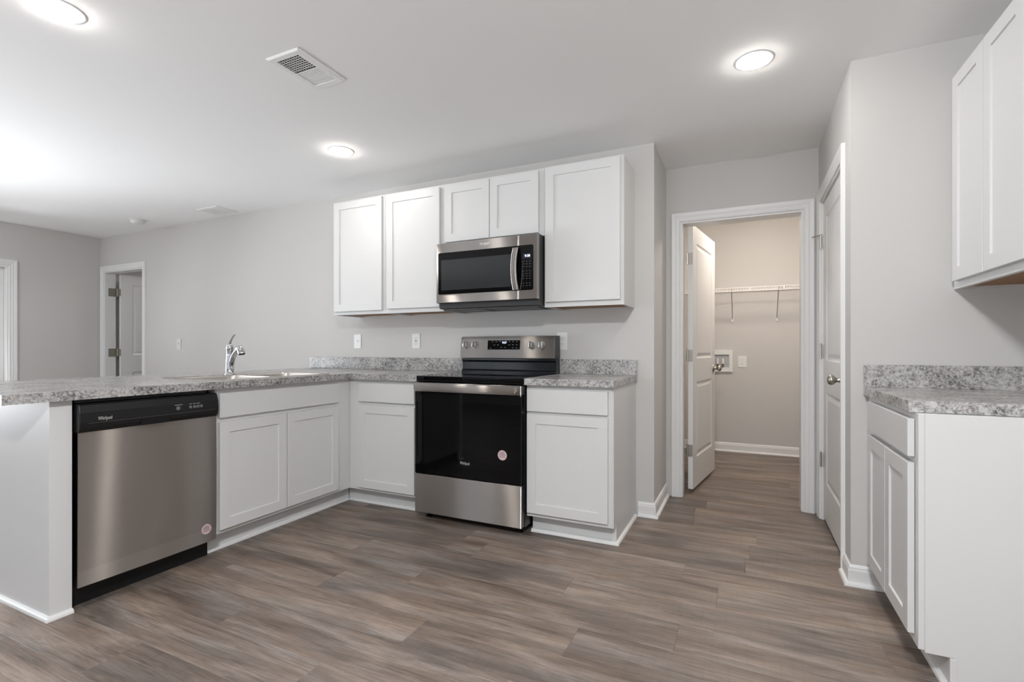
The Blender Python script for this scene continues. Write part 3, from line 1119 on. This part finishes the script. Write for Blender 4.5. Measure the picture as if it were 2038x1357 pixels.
b = MB()
bowed(b, DY0 + 0.005, DY1 - 0.004, 0.098, 0.752, -0.765, -0.703, 0.004, bowz=0.003)
dd = b.build('door', M['steel'], dw, smooth=True)
b = MB()
bowed(b, DY0 + 0.006, DY1 - 0.005, 0.099, 0.277, -0.7042, -0.7024, 0.004, bowz=0.0005)
b.build('protective_film', M['steel2'], dd, smooth=True)
b = MB()
loops = []
prof = [(-0.765, 0.752), (-0.696, 0.752), (-0.686, 0.770), (-0.683, 0.795), (-0.686, 0.835), (-0.694, 0.866), (-0.700, 0.873), (-0.765, 0.873)]
b.loft([[(x, DY0 + 0.004, z) for x, z in prof], [(x, DY1 - 0.003, z) for x, z in prof]])
cp = b.build('control_panel', M['blackplastic'], dw, bevel=0.003)
b = MB()
b.box(-0.690, -0.6822, -1.995, -1.868, 0.757, 0.782)
b.build('handle_pocket', M['black'], cp)
b = MB()
b.box(-0.690, -0.6828, -2.195, -1.640, 0.7895, 0.7905)
b.build('trim_line', M['printdim'], cp)
mD = lambda y, z, x=-0.6826: frame((x, y, z), (0, 1, 0), (1, 0, 0))
text_mesh('brand_lettering', 'Whirlpool', 0.022, M['logo'], cp, mD(-2.135, 0.806), width=0.052)
mC = Matrix.Translation((-0.6838, 0, 0))
for y, z, r in ((-1.829, 0.815, 0.010),):
    b = MB()
    b.lathe([(r, 0), (r, 0.0025)], Matrix(((0, 0, 1, -0.685), (0, 1, 0, y), (1, 0, 0, z), (0, 0, 0, 1))), 24)
    b.build('start_button', M['printdim'], cp)
for y in (-1.768, -1.748, -1.731, -1.714):
    b = MB()
    b.box(-0.686, -0.6832, y - 0.007, y + 0.007, 0.808, 0.821)
    b.build('cycle_button', M['printdim'], cp, bevel=0.001)
for y0_, y1_ in ((-1.845, -1.808), (-1.775, -1.762), (-1.756, -1.745), (-1.740, -1.722)):
    b = MB()
    b.box(-0.686, -0.6834, y0_, y1_, 0.829, 0.8312)
    b.build('button_print', M['print'], cp)


def sticker(parent, m, r):
    """round sticker with unreadable lines of print"""
    b = MB()
    q = m @ Matrix(((1, 0, 0, 0), (0, 0, 1, 0), (0, 1, 0, 0), (0, 0, 0, 1)))
    b.lathe([(r, 0), (r, 0.0004)], q, 28)
    s = b.build('sticker', M['sticker'], parent)
    b = MB()
    for k, (hw, v) in enumerate(((0.45, 0.55), (0.62, 0.28), (0.66, 0.0), (0.7, -0.35))):
        b.box(-hw * r, hw * r, 0.0004, 0.0006, (v - 0.05) * r, (v + 0.07) * r, m)
    b.build('sticker_print', M['ink'], s)
    return tag(s, 'round pinkish sticker')


sticker(dd, mD(-1.678, 0.168, -0.6998), 0.026)

# ------------------------------------------------------------------ range (faces -y)
RX0, RX1 = -0.107, 0.655
rg = thing('range', 'freestanding electric range with black glass door and stainless backguard', 'range', (0.274, -0.35, 0))
b = MB()
b.box(RX0, RX1, -0.640, -0.030, 0.045, 0.905)
b.build('oven_body', M['enamel'], rg)
for x in (RX0 + 0.05, RX1 - 0.05):
    for y in (-0.60, -0.09):
        b = MB()
        b.lathe([(0.020, 0.0), (0.020, 0.008), (0.012, 0.012), (0.012, 0.047)], Matrix.Translation((x, y, 0)), 16)
        b.build('foot', M['blackplastic'], rg)
b = MB()
b.box(RX0 - 0.0, RX1 + 0.0, -0.672, -0.105, 0.905, 0.931)
b.box(RX0, RX1, -0.672, -0.640, 0.892, 0.905)
ck = b.build('cooktop', M['blackglass'], rg, bevel=0.004)
for x, y, r in ((0.10, -0.50, 0.11), (0.46, -0.50, 0.09), (0.10, -0.24, 0.075), (0.46, -0.24, 0.10)):
    b = MB()
    b.lathe([(r - 0.003, 0.9311), (r, 0.9311)], Matrix.Translation((x, y, 0)), 48, False, False)
    b.build('burner_ring', M['ringgrey'], ck)
# backguard: black riser and stainless control head
b = MB()
prof = [(-0.105, 0.905), (-0.105, 0.945), (-0.092, 0.955), (-0.090, 1.010), (-0.100, 1.022), (-0.100, 1.036), (-0.024, 1.036), (-0.024, 0.905)]
b.loft([[(RX0 + 0.002, y, z) for y, z in prof], [(RX1 - 0.002, y, z) for y, z in prof]])
b.build('backguard_riser', M['enamel'], rg, bevel=0.002)
b = MB()
prof = [(-0.124, 1.036), (-0.118, 1.039), (-0.100, 1.180), (-0.090, 1.194), (-0.072, 1.200), (-0.030, 1.200), (-0.024, 1.036)]
prof = [(-0.118, 1.038), (-0.104, 1.178), (-0.094, 1.193), (-0.076, 1.199), (-0.028, 1.199), (-0.024, 1.038)]
b.loft([[(RX0 - 0.004, y, z) for y, z in prof], [(RX1 - 0.008, y, z) for y, z in prof]])
bg = b.build('control_head', M['steel'], rg, bevel=0.004)
b = MB()
b.loft([[(RX1 - 0.007, y, z) for y, z in prof], [(RX1 + 0.001, y, z) for y, z in prof]])
b.build('end_cap', M['darkmetal'], bg, bevel=0.003)
# frame on the sloping face
nf = Vector((0, -0.140, -0.014)).normalized()
nf = Vector((0, -0.995, 0.0995)).normalized()
mB = Matrix.Identity(4)
for i in range(3):
    mB[i][0] = (1, 0, 0)[i]
    mB[i][1] = nf[i]
    mB[i][2] = Vector((1, 0, 0)).cross(-nf)[i] if False else nf.cross(Vector((1, 0, 0)))[i]
if mB[2][2] < 0:
    for i in range(3):
        mB[i][2] = -mB[i][2]


def head(x, z, off=0.0):
    y = -0.118 + (z - 1.038) * 0.1
    m = mB.copy()
    p = Vector((x, y, z)) + nf * off
    for i in range(3):
        m[i][3] = p[i]
    return m


b = MB()
b.box(-0.131, 0.131, -0.003, 0.0012, -0.034, 0.034, head(0.253, 1.135))
dp = b.build('display_panel', M['blackglass'], bg, bevel=0.001)
text_mesh('clock_digits', '9:37', 0.021, M['led'], dp, head(0.259, 1.151, 0.0017))
b = MB()
for x, z in ((-0.09, 0.024), (-0.06, 0.024), (-0.03, 0.024), (-0.075, 0.0), (-0.045, 0.0), (0.045, 0.024), (0.075, 0.024), (0.105, 0.024),
             (0.045, 0.0), (0.075, 0.0), (0.105, 0.0), (0.075, -0.022), (0.105, -0.022), (-0.02, -0.018), (0.012, -0.018), (-0.105, -0.024)):
    b = MB()
    b.box(x - 0.006, x + 0.006, 0.0012, 0.0015, z - 0.0022, z + 0.0022, head(0.253, 1.135))
    b.build('touch_key', M['printdim'], dp)
for x in (-0.060, 0.018, 0.468, 0.545):
    m = head(x, 1.134) @ Matrix(((1, 0, 0, 0), (0, 0, 1, 0), (0, 1, 0, 0), (0, 0, 0, 1)))
    b = MB()
    b.lathe([(0.026, 0), (0.026, 0.006), (0.022, 0.009), (0.021, 0.026), (0.018, 0.028), (0.0, 0.028)], m, 28, True, False)
    kb = b.build('knob', M['steel'], bg, smooth=True)
    b = MB()
    b.box(-0.0055, 0.0055, 0.026, 0.034, -0.022, 0.022, head(x, 1.134) @ Matrix.Rotation(0.0, 4, 'Y'))
    b.build('knob_grip', M['chrome'], kb, bevel=0.002)
# oven door
dr = MB()
dr.box(RX0 + 0.001, RX1 - 0.003, -0.688, -0.644, 0.302, 0.832)
od = dr.build('oven_door', M['blackglass'], rg, bevel=0.004)
b = MB()
b.box(RX0 + 0.001, RX1 - 0.003, -0.690, -0.644, 0.832, 0.889)
b.build('door_top_trim', M['steel'], od, bevel=0.003)
b = MB()
n = 14
lo = []
for i in range(n + 1):
    s = i / n
    x = RX0 + 0.028 + (RX1 - RX0 - 0.054) * s
    bow = 0.012 * (1 - (2 * s - 1) ** 2)
    y1_, y2_ = -0.716 - bow, -0.738 - bow
    lo.append([(x, y1_, 0.845), (x, y2_ + 0.004, 0.845), (x, y2_, 0.850), (x, y2_, 0.884), (x, y2_ + 0.004, 0.889), (x, y1_, 0.889)])
b.loft(lo)
hd = b.build('oven_handle', M['steel'], od, smooth=True)
for x in (RX0 + 0.045, RX1 - 0.045):
    b = MB()
    b.box(x - 0.014, x + 0.014, -0.722, -0.688, 0.852, 0.882)
    b.build('handle_mount', M['steel'], hd, bevel=0.002)
mO = lambda x, z, y=-0.6886: frame((x, y, z), (1, 0, 0), (0, -1, 0))
text_mesh('brand_lettering', 'Whirlpool', 0.026, M['logo'], od, mO(0.270, 0.398), width=0.068)
sticker(od, mO(0.529, 0.472, -0.6882), 0.030)
b = MB()
b.box(RX0 + 0.001, RX1 - 0.003, -0.688, -0.644, 0.050, 0.2985)
b.build('storage_drawer', M['steel'], rg, bevel=0.004)

# ------------------------------------------------------------------ microwave (faces -y)
MX0, MX1, MZ0, MZ1 = -0.120, 0.646, 1.426, 1.840
MF = -0.420
mw = thing('microwave', 'stainless over the range microwave hung under the short wall cabinet', 'microwave', (0.26, -0.2, 1.388))
b = MB()
b.box(MX0 + 0.004, MX1 - 0.002, -0.385, -0.006, 1.388, 1.846)
b.build('microwave_body', M['darkmetal'], mw, bevel=0.002)
b = MB()
b.box(MX0 + 0.02, MX1 - 0.02, -0.375, -0.30, 1.384, 1.388)
b.box(MX0 + 0.06, MX0 + 0.30, -0.28, -0.10, 1.384, 1.388)
b.box(MX1 - 0.30, MX1 - 0.06, -0.28, -0.10, 1.384, 1.388)
b.build('underside_filters', M['blackplastic'], mw, bevel=0.001)
b = MB()
b.box(MX0, 0.5105, MF, -0.386, MZ0, MZ1)
md = b.build('microwave_door', M['steel'], mw, bevel=0.003)
b = MB()
b.box(0.5125, MX1, MF, -0.386, MZ0, MZ1)
mc = b.build('control_frame', M['steel'], mw, bevel=0.003)


def rslab(b, x0, x1, z0, z1, y0, y1, rl, rr):
    """slab in xz with corners rounded left (rl) and right (rr)"""
    def ring(y):
        out = []
        for cx, cz, a0, r in ((x1 - rr, z0 + rr, -90, rr), (x1 - rr, z1 - rr, 0, rr), (x0 + rl, z1 - rl, 90, rl), (x0 + rl, z0 + rl, 180, rl)):
            for k in range(5):
                a = math.radians(a0 + 22.5 * k)
                out.append((cx + r * math.cos(a), y, cz + r * math.sin(a)))
        return out
    b.loft([ring(y0), ring(y1)])


b = MB()
rslab(b, MX0 + 0.018, 0.5105, 1.484, 1.773, MF - 0.0025, MF + 0.002, 0.010, 0.0005)
mg = b.build('door_glass', M['blackglass'], md)
b = MB()
b.box(-0.078, 0.462, MF - 0.0030, MF - 0.0020, 1.512, 1.722)
b.build('window_screen', M['screen'], mg)
b = MB()
rslab(b, 0.5125, 0.617, 1.484, 1.773, MF - 0.0025, MF + 0.002, 0.0005, 0.010)
mp_ = b.build('control_panel', M['blackglass'], mc)
b = MB()
b.box(0.546, 0.598, MF - 0.0032, MF - 0.0022, 1.688, 1.718)
dsp = b.build('clock_window', M['ledwin'], mp_)
mM = lambda x, z, y: frame((x, y, z), (1, 0, 0), (0, -1, 0))
text_mesh('clock_digits', '9:38', 0.021, M['led'], dsp, mM(0.577, 1.703, MF - 0.0037), width=0.036)
b = MB()
for r_, z in enumerate((1.668, 1.652, 1.634, 1.606, 1.590, 1.574, 1.558, 1.528, 1.512)):
    for c_, x in enumerate((0.548, 0.572, 0.594)):
        b = MB()
        b.box(x - 0.005, x + 0.005, MF - 0.0030, MF - 0.0022, z - 0.0025, z + 0.0025)
        b.build('keypad_key', M['keyprint'], mp_)
text_mesh('brand_lettering', 'Whirlpool', 0.026, M['logodark'], md, mM(0.262, 1.810, MF - 0.0006), width=0.075)
b = MB()
lo = []
for i in range(17):
    s = i / 16
    z = 1.487 + 0.271 * s
    bow = 0.034 * (1 - (2 * s - 1) ** 2)
    y1_, y2_ = MF - 0.010 - bow, MF - 0.022 - bow
    lo.append([(0.480, y1_, z), (0.480, y2_ + 0.003, z), (0.484, y2_, z), (0.516, y2_, z), (0.520, y2_ + 0.003, z), (0.520, y1_, z)])
b.loft(lo)
mh = b.build('door_handle', M['chrome' if False else 'steel'], md, smooth=True)
for z in (1.497, 1.748):
    b = MB()
    b.box(0.488, 0.512, MF - 0.018, MF - 0.002, z - 0.009, z + 0.009)
    b.build('handle_mount', M['steel'], mh)


# ------------------------------------------------------------------ outlets and switches
def wall_plate(name, label, cat, m, w, h, kind, mat='plate'):
    root = thing(name, label, cat, m @ Vector((0, 0, 0)), group='wall outlets' if cat == 'outlet' else 'light switches')
    b = MB()
    b.box(-w / 2, w / 2, 0.0, 0.0055, -h / 2, h / 2, m)
    b.build('cover_plate', M[mat], root, bevel=0.0025)
    if kind == 'duplex':
        for v in (-0.0195, 0.0195):
            b = MB()
            b.box(-0.0165, 0.0165, 0.0055, 0.0072, v - 0.014, v + 0.014, m)
            r_ = b.build('receptacle', M['plate'], root, bevel=0.001)
            b = MB()
            for u, hh in ((-0.0065, 0.0045), (0.0065, 0.0036)):
                b.box(u - 0.0011, u + 0.0011, 0.0072, 0.0075, v + 0.002 - hh, v + 0.002 + hh, m)
            b.box(-0.002, 0.002, 0.0072, 0.0075, v - 0.011, v - 0.007, m)
            b.build('slots', M['slot'], r_)
    elif kind == 'decora':
        b = MB()
        b.box(-0.0165, 0.0165, 0.0055, 0.0075, -0.033, 0.033, m)
        r_ = b.build('receptacle', M['plate'], root, bevel=0.001)
        b = MB()
        for v in (-0.020, 0.020):
            for u, hh in ((-0.0065, 0.0045), (0.0065, 0.0036)):
                b.box(u - 0.0011, u + 0.0011, 0.0075, 0.0078, v + 0.002 - hh, v + 0.002 + hh, m)
            b.box(-0.002, 0.002, 0.0075, 0.0078, v - 0.010, v - 0.006, m)
        b.box(-0.008, 0.008, 0.0075, 0.0079, -0.0045, 0.0045, m)
        b.build('slots', M['printdim'], r_)
    else:
        b = MB()
        b.box(-0.006, 0.006, 0.0055, 0.0065, -0.012, 0.012, m)
        b.box(-0.0045, 0.0045, 0.0065, 0.014, 0.0, 0.009, m)
        b.build('toggle', M[mat], root, bevel=0.001)
    return root


wy = lambda x, z, y=0.0: frame((x, y, z), (1, 0, 0), (0, -1, 0))
wall_plate('light_switch', 'white light switch plate leftmost above the left backsplash', 'switch', wy(-1.218, 1.170), 0.078, 0.124, 'toggle')
wall_plate('wall_outlet', 'white outlet above the backsplash just left of the range', 'outlet', wy(-0.597, 1.171), 0.078, 0.122, 'decora')
wall_plate('wall_outlet', 'white outlet on the wall tight against the right of the range backguard', 'outlet', wy(0.665, 1.160), 0.078, 0.126, 'duplex')
wall_plate('light_switch', 'pale switch plate on the bare living room wall left of the faucet', 'switch', wy(-3.745, 1.157), 0.072, 0.118, 'toggle', 'plategreige')
wall_plate('wall_outlet', 'white outlet on the laundry wall beside the washer hookup box', 'outlet', wy(1.815, 0.969, 2.5), 0.085, 0.124, 'duplex')

# ------------------------------------------------------------------ laundry room fittings
wbx = thing('washer_hookup_box', 'white framed recessed washer hookup box with two valves on the laundry wall', 'hookup box', (1.60, 2.5, 0.975))
b = MB()
x0, x1, z0, z1 = 1.455, 1.720, 0.857, 1.093
i0, i1, j0, j1 = 1.490, 1.686, 0.905, 1.043
for a, c, d, e in ((x0, i0, z0, z1), (i1, x1, z0, z1), (i0, i1, z0, j0), (i0, i1, j1, z1)):
    b.box(a, c, 2.478, 2.4995, d, e)
b.build('box_frame', M['plate'], wbx, bevel=0.002)
b = MB()
b.box(i0, i1, 2.492, 2.4995, j0, j1)
b.build('box_recess', M['boxgrey'], wbx)
for x in (1.572, 1.625):
    b = MB()
    b.tube([(x, 2.482, 0.912), (x, 2.482, 0.945)], 0.010, 12)
    b.tube([(x, 2.482, 0.935), (x, 2.462, 0.928)], 0.009, 12)
    v = b.build('valve', M['brass'], wbx, smooth=True)
    b = MB()
    b.tube([(x, 2.482, 0.945), (x, 2.482, 1.000)], [0.012, 0.010], 12)
    tag(b.build('supply_stub', M['plate'], v, smooth=True), 'white plastic stub above the valve')

sh_ = thing('wire_shelf', 'white ventilated wire shelf on the laundry wall with two braces', 'shelf', (1.95, 2.35, 1.70))
SX0, SX1 = 1.03, 2.85
b = MB()
n = int((SX1 - SX0) / 0.0254)
for i in range(n + 1):
    x = SX0 + 0.01 + i * 0.0254
    b.tube([(x, 2.496, 1.722), (x, 2.202, 1.722), (x, 2.200, 1.695)], 0.0014, 6)
for y in (2.490, 2.35):
    b.tube([(SX0, y, 1.719), (SX1, y, 1.719)], 0.003, 8)
b.build('wire_deck', M['wire'], sh_)
b = MB()
b.tube([(SX0, 2.200, 1.7265), (SX1, 2.200, 1.7265)], 0.0035, 8)
b.tube([(SX0, 2.198, 1.693), (SX1, 2.198, 1.693)], 0.0035, 8)
for x in (1.40, 1.575, 1.882, 2.187, 2.49):
    b.box(x - 0.005, x + 0.005, 2.193, 2.204, 1.692, 1.728)
b.build('front_lip', M['wire'], sh_)
for x in (1.718, 2.140):
    b = MB()
    b.tube([(x, 2.203, 1.722), (x, 2.203, 1.70), (x, 2.485, 1.425)], 0.004, 8)
    br = b.build('brace', M['bracket'], sh_)
    b = MB()
    b.box(x - 0.010, x + 0.010, 2.482, 2.4995, 1.395, 1.437)
    tag(b.build('brace_clip', M['wire'], br, bevel=0.003), 'white wall clip of the brace')

def bowl_light(x, y, mat, label, drop=0.0):
    ll = thing('ceiling_lamp', label, 'light', (x, y, H))
    m = Matrix.Translation((x, y, 0))
    b = MB()
    if drop:
        b.lathe([(0.06, H - 0.0005), (0.06, H - 0.02), (0.012, H - 0.03), (0.012, H - drop), (0.15, H - drop - 0.012), (0.14, H - drop - 0.018)], m, 32)
    else:
        b.lathe([(0.15, H - 0.0005), (0.15, H - 0.012), (0.14, H - 0.018)], m, 32)
    b.build('lamp_base', M['plate'], ll)
    z = H - drop
    b = MB()
    b.lathe([(0.138, z - 0.0185), (0.13, z - 0.05), (0.09, z - 0.075), (0.0, z - 0.085)], m, 32, True, False)
    tag(b.build('lamp_bowl', mat, ll, smooth=True), 'glowing glass bowl')


bowl_light(1.95, 1.45, M['laundrylamp'], 'warm round flush lamp on the laundry ceiling')
bowl_light(-4.45, 1.35, M['bedlamp'], 'round flush lamp on the bedroom ceiling beyond the far doorway')  # added lamp, out of sight, that brightens the open bedroom door
bowl_light(-4.2, -2.4, M['livinglamp'], 'round flush lamp on the living room ceiling out of frame at left')  # added lamp, out of sight, that lifts the far left wall
bowl_light(1.75, -3.75, M['dininglamp'], 'round flush ceiling lamp just behind the camera')  # added lamp standing in for light bounced off the ceiling near the camera


# ------------------------------------------------------------------ ceiling fittings
def downlight(x, y, label):
    root = thing('recessed_light', label, 'ceiling light', (x, y, H), group='recessed ceiling lights')
    b = MB()
    b.lathe([(0.062, H - 0.004), (0.064, H - 0.0055), (0.080, H - 0.0048), (0.088, H - 0.002), (0.089, H - 0.0005)], Matrix.Translation((x, y, 0)), 48, False, False)
    b.build('trim_ring', M['vent'], root, smooth=True)
    b = MB()
    b.lathe([(0.063, H - 0.004), (0.061, H - 0.010), (0.050, H - 0.0155), (0.028, H - 0.0185), (0.0, H - 0.019)], Matrix.Translation((x, y, 0)), 48, True, False)
    tag(b.build('diffuser', M['lamp'], root, smooth=True), 'glowing warm white diffuser')


downlight(-0.655, -0.775, 'small lit recessed ceiling light above the left wall cabinets')
downlight(-0.635, -2.315, 'large lit recessed ceiling light cut off by the top left corner')
downlight(1.875, -0.752, 'lit recessed ceiling light at upper right, in front of the pantry corner')
downlight(1.875, -2.315, 'lit recessed ceiling light out of frame above the camera')

vt = thing('ceiling_vent', 'white ceiling register with open grid half, at upper centre left of the kitchen', 'vent', (-0.08, -1.585, H), group='ceiling vents')
vx0, vx1, vy0, vy1 = -0.184, 0.022, -1.734, -1.436


def vent_frame(b, x0, x1, y0, y1, fw, drop):
    def ring(i, z):
        return [(x0 + i, y0 + i, z), (x1 - i, y0 + i, z), (x1 - i, y1 - i, z), (x0 + i, y1 - i, z)]
    b.loft([ring(0, H - 0.0005), ring(0, H - 0.003), ring(0.008, H - drop), ring(fw, H - drop), ring(fw, H - 0.0008)], False, False)


b = MB()
vent_frame(b, vx0, vx1, vy0, vy1, 0.033, 0.008)
b.build('vent_frame', M['vent'], vt)
b = MB()
b.box(vx0 + 0.030, vx1 - 0.030, vy0 + 0.030, vy1 - 0.030, H - 0.0012, H - 0.0005)
b.build('duct_opening', M['ventdark'], vt)
b = MB()
yg = -1.590
y = vy0 + 0.036
while y < yg:
    b.box(vx0 + 0.033, vx1 - 0.033, y - 0.0012, y + 0.0012, H - 0.005, H - 0.0035)
    y += 0.0135
x = vx0 + 0.042
while x < vx1 - 0.035:
    b.box(x - 0.0011, x + 0.0011, vy0 + 0.033, yg, H - 0.0035, H - 0.0022)
    x += 0.0155
b.build('grid', M['vent'], vt)
for i in range(11):
    y = yg + 0.006 + i * 0.0112
    b = MB()
    m = Matrix.Translation((0, y, H - 0.0048)) @ Matrix.Rotation(math.radians(-16), 4, 'X')
    b.box(vx0 + 0.033, vx1 - 0.033, -0.0038, 0.0034, -0.0005, 0.0005, m)
    b.build('slat', M['vent'], vt)

vf = thing('ceiling_vent', 'small pale ceiling register near the living room wall', 'vent', (-2.825, -0.188, H), group='ceiling vents')
b = MB()
vent_frame(b, -2.976, -2.674, -0.300, -0.078, 0.034, 0.007)
b.build('vent_frame', M['vent'], vf)
b = MB()
b.box(-2.945, -2.705, -0.270, -0.108, H - 0.0012, H - 0.0005)
b.build('duct_opening', M['ventdark'], vf)
for i in range(16):
    x = -2.940 + 0.008 + i * 0.0149
    b = MB()
    m = Matrix.Translation((x, 0, H - 0.0048)) @ Matrix.Rotation(math.radians(-13), 4, 'Y')
    b.box(-0.0060, 0.0060, -0.268, -0.110, -0.0005, 0.0005, m)
    b.build('slat', M['vent'], vf)
b = MB()
b.box(-2.828, -2.822, -0.268, -0.110, H - 0.0085, H - 0.0015)
b.build('divider', M['vent'], vf)

sd = thing('smoke_detector', 'round white smoke detector on the ceiling near the far living room corner', 'smoke detector', (-3.93, -0.31, H))
b = MB()
b.lathe([(0.074, H - 0.0005), (0.074, H - 0.010)], Matrix.Translation((-3.93, -0.31, 0)), 32)
b.build('mounting_plate', M['plate'], sd)
b = MB()
b.lathe([(0.066, H - 0.0105), (0.064, H - 0.024), (0.055, H - 0.036), (0.03, H - 0.042), (0.0, H - 0.043)], Matrix.Translation((-3.93, -0.31, 0)), 32, True, False)
b.build('detector_cover', M['plate'], sd, smooth=True)
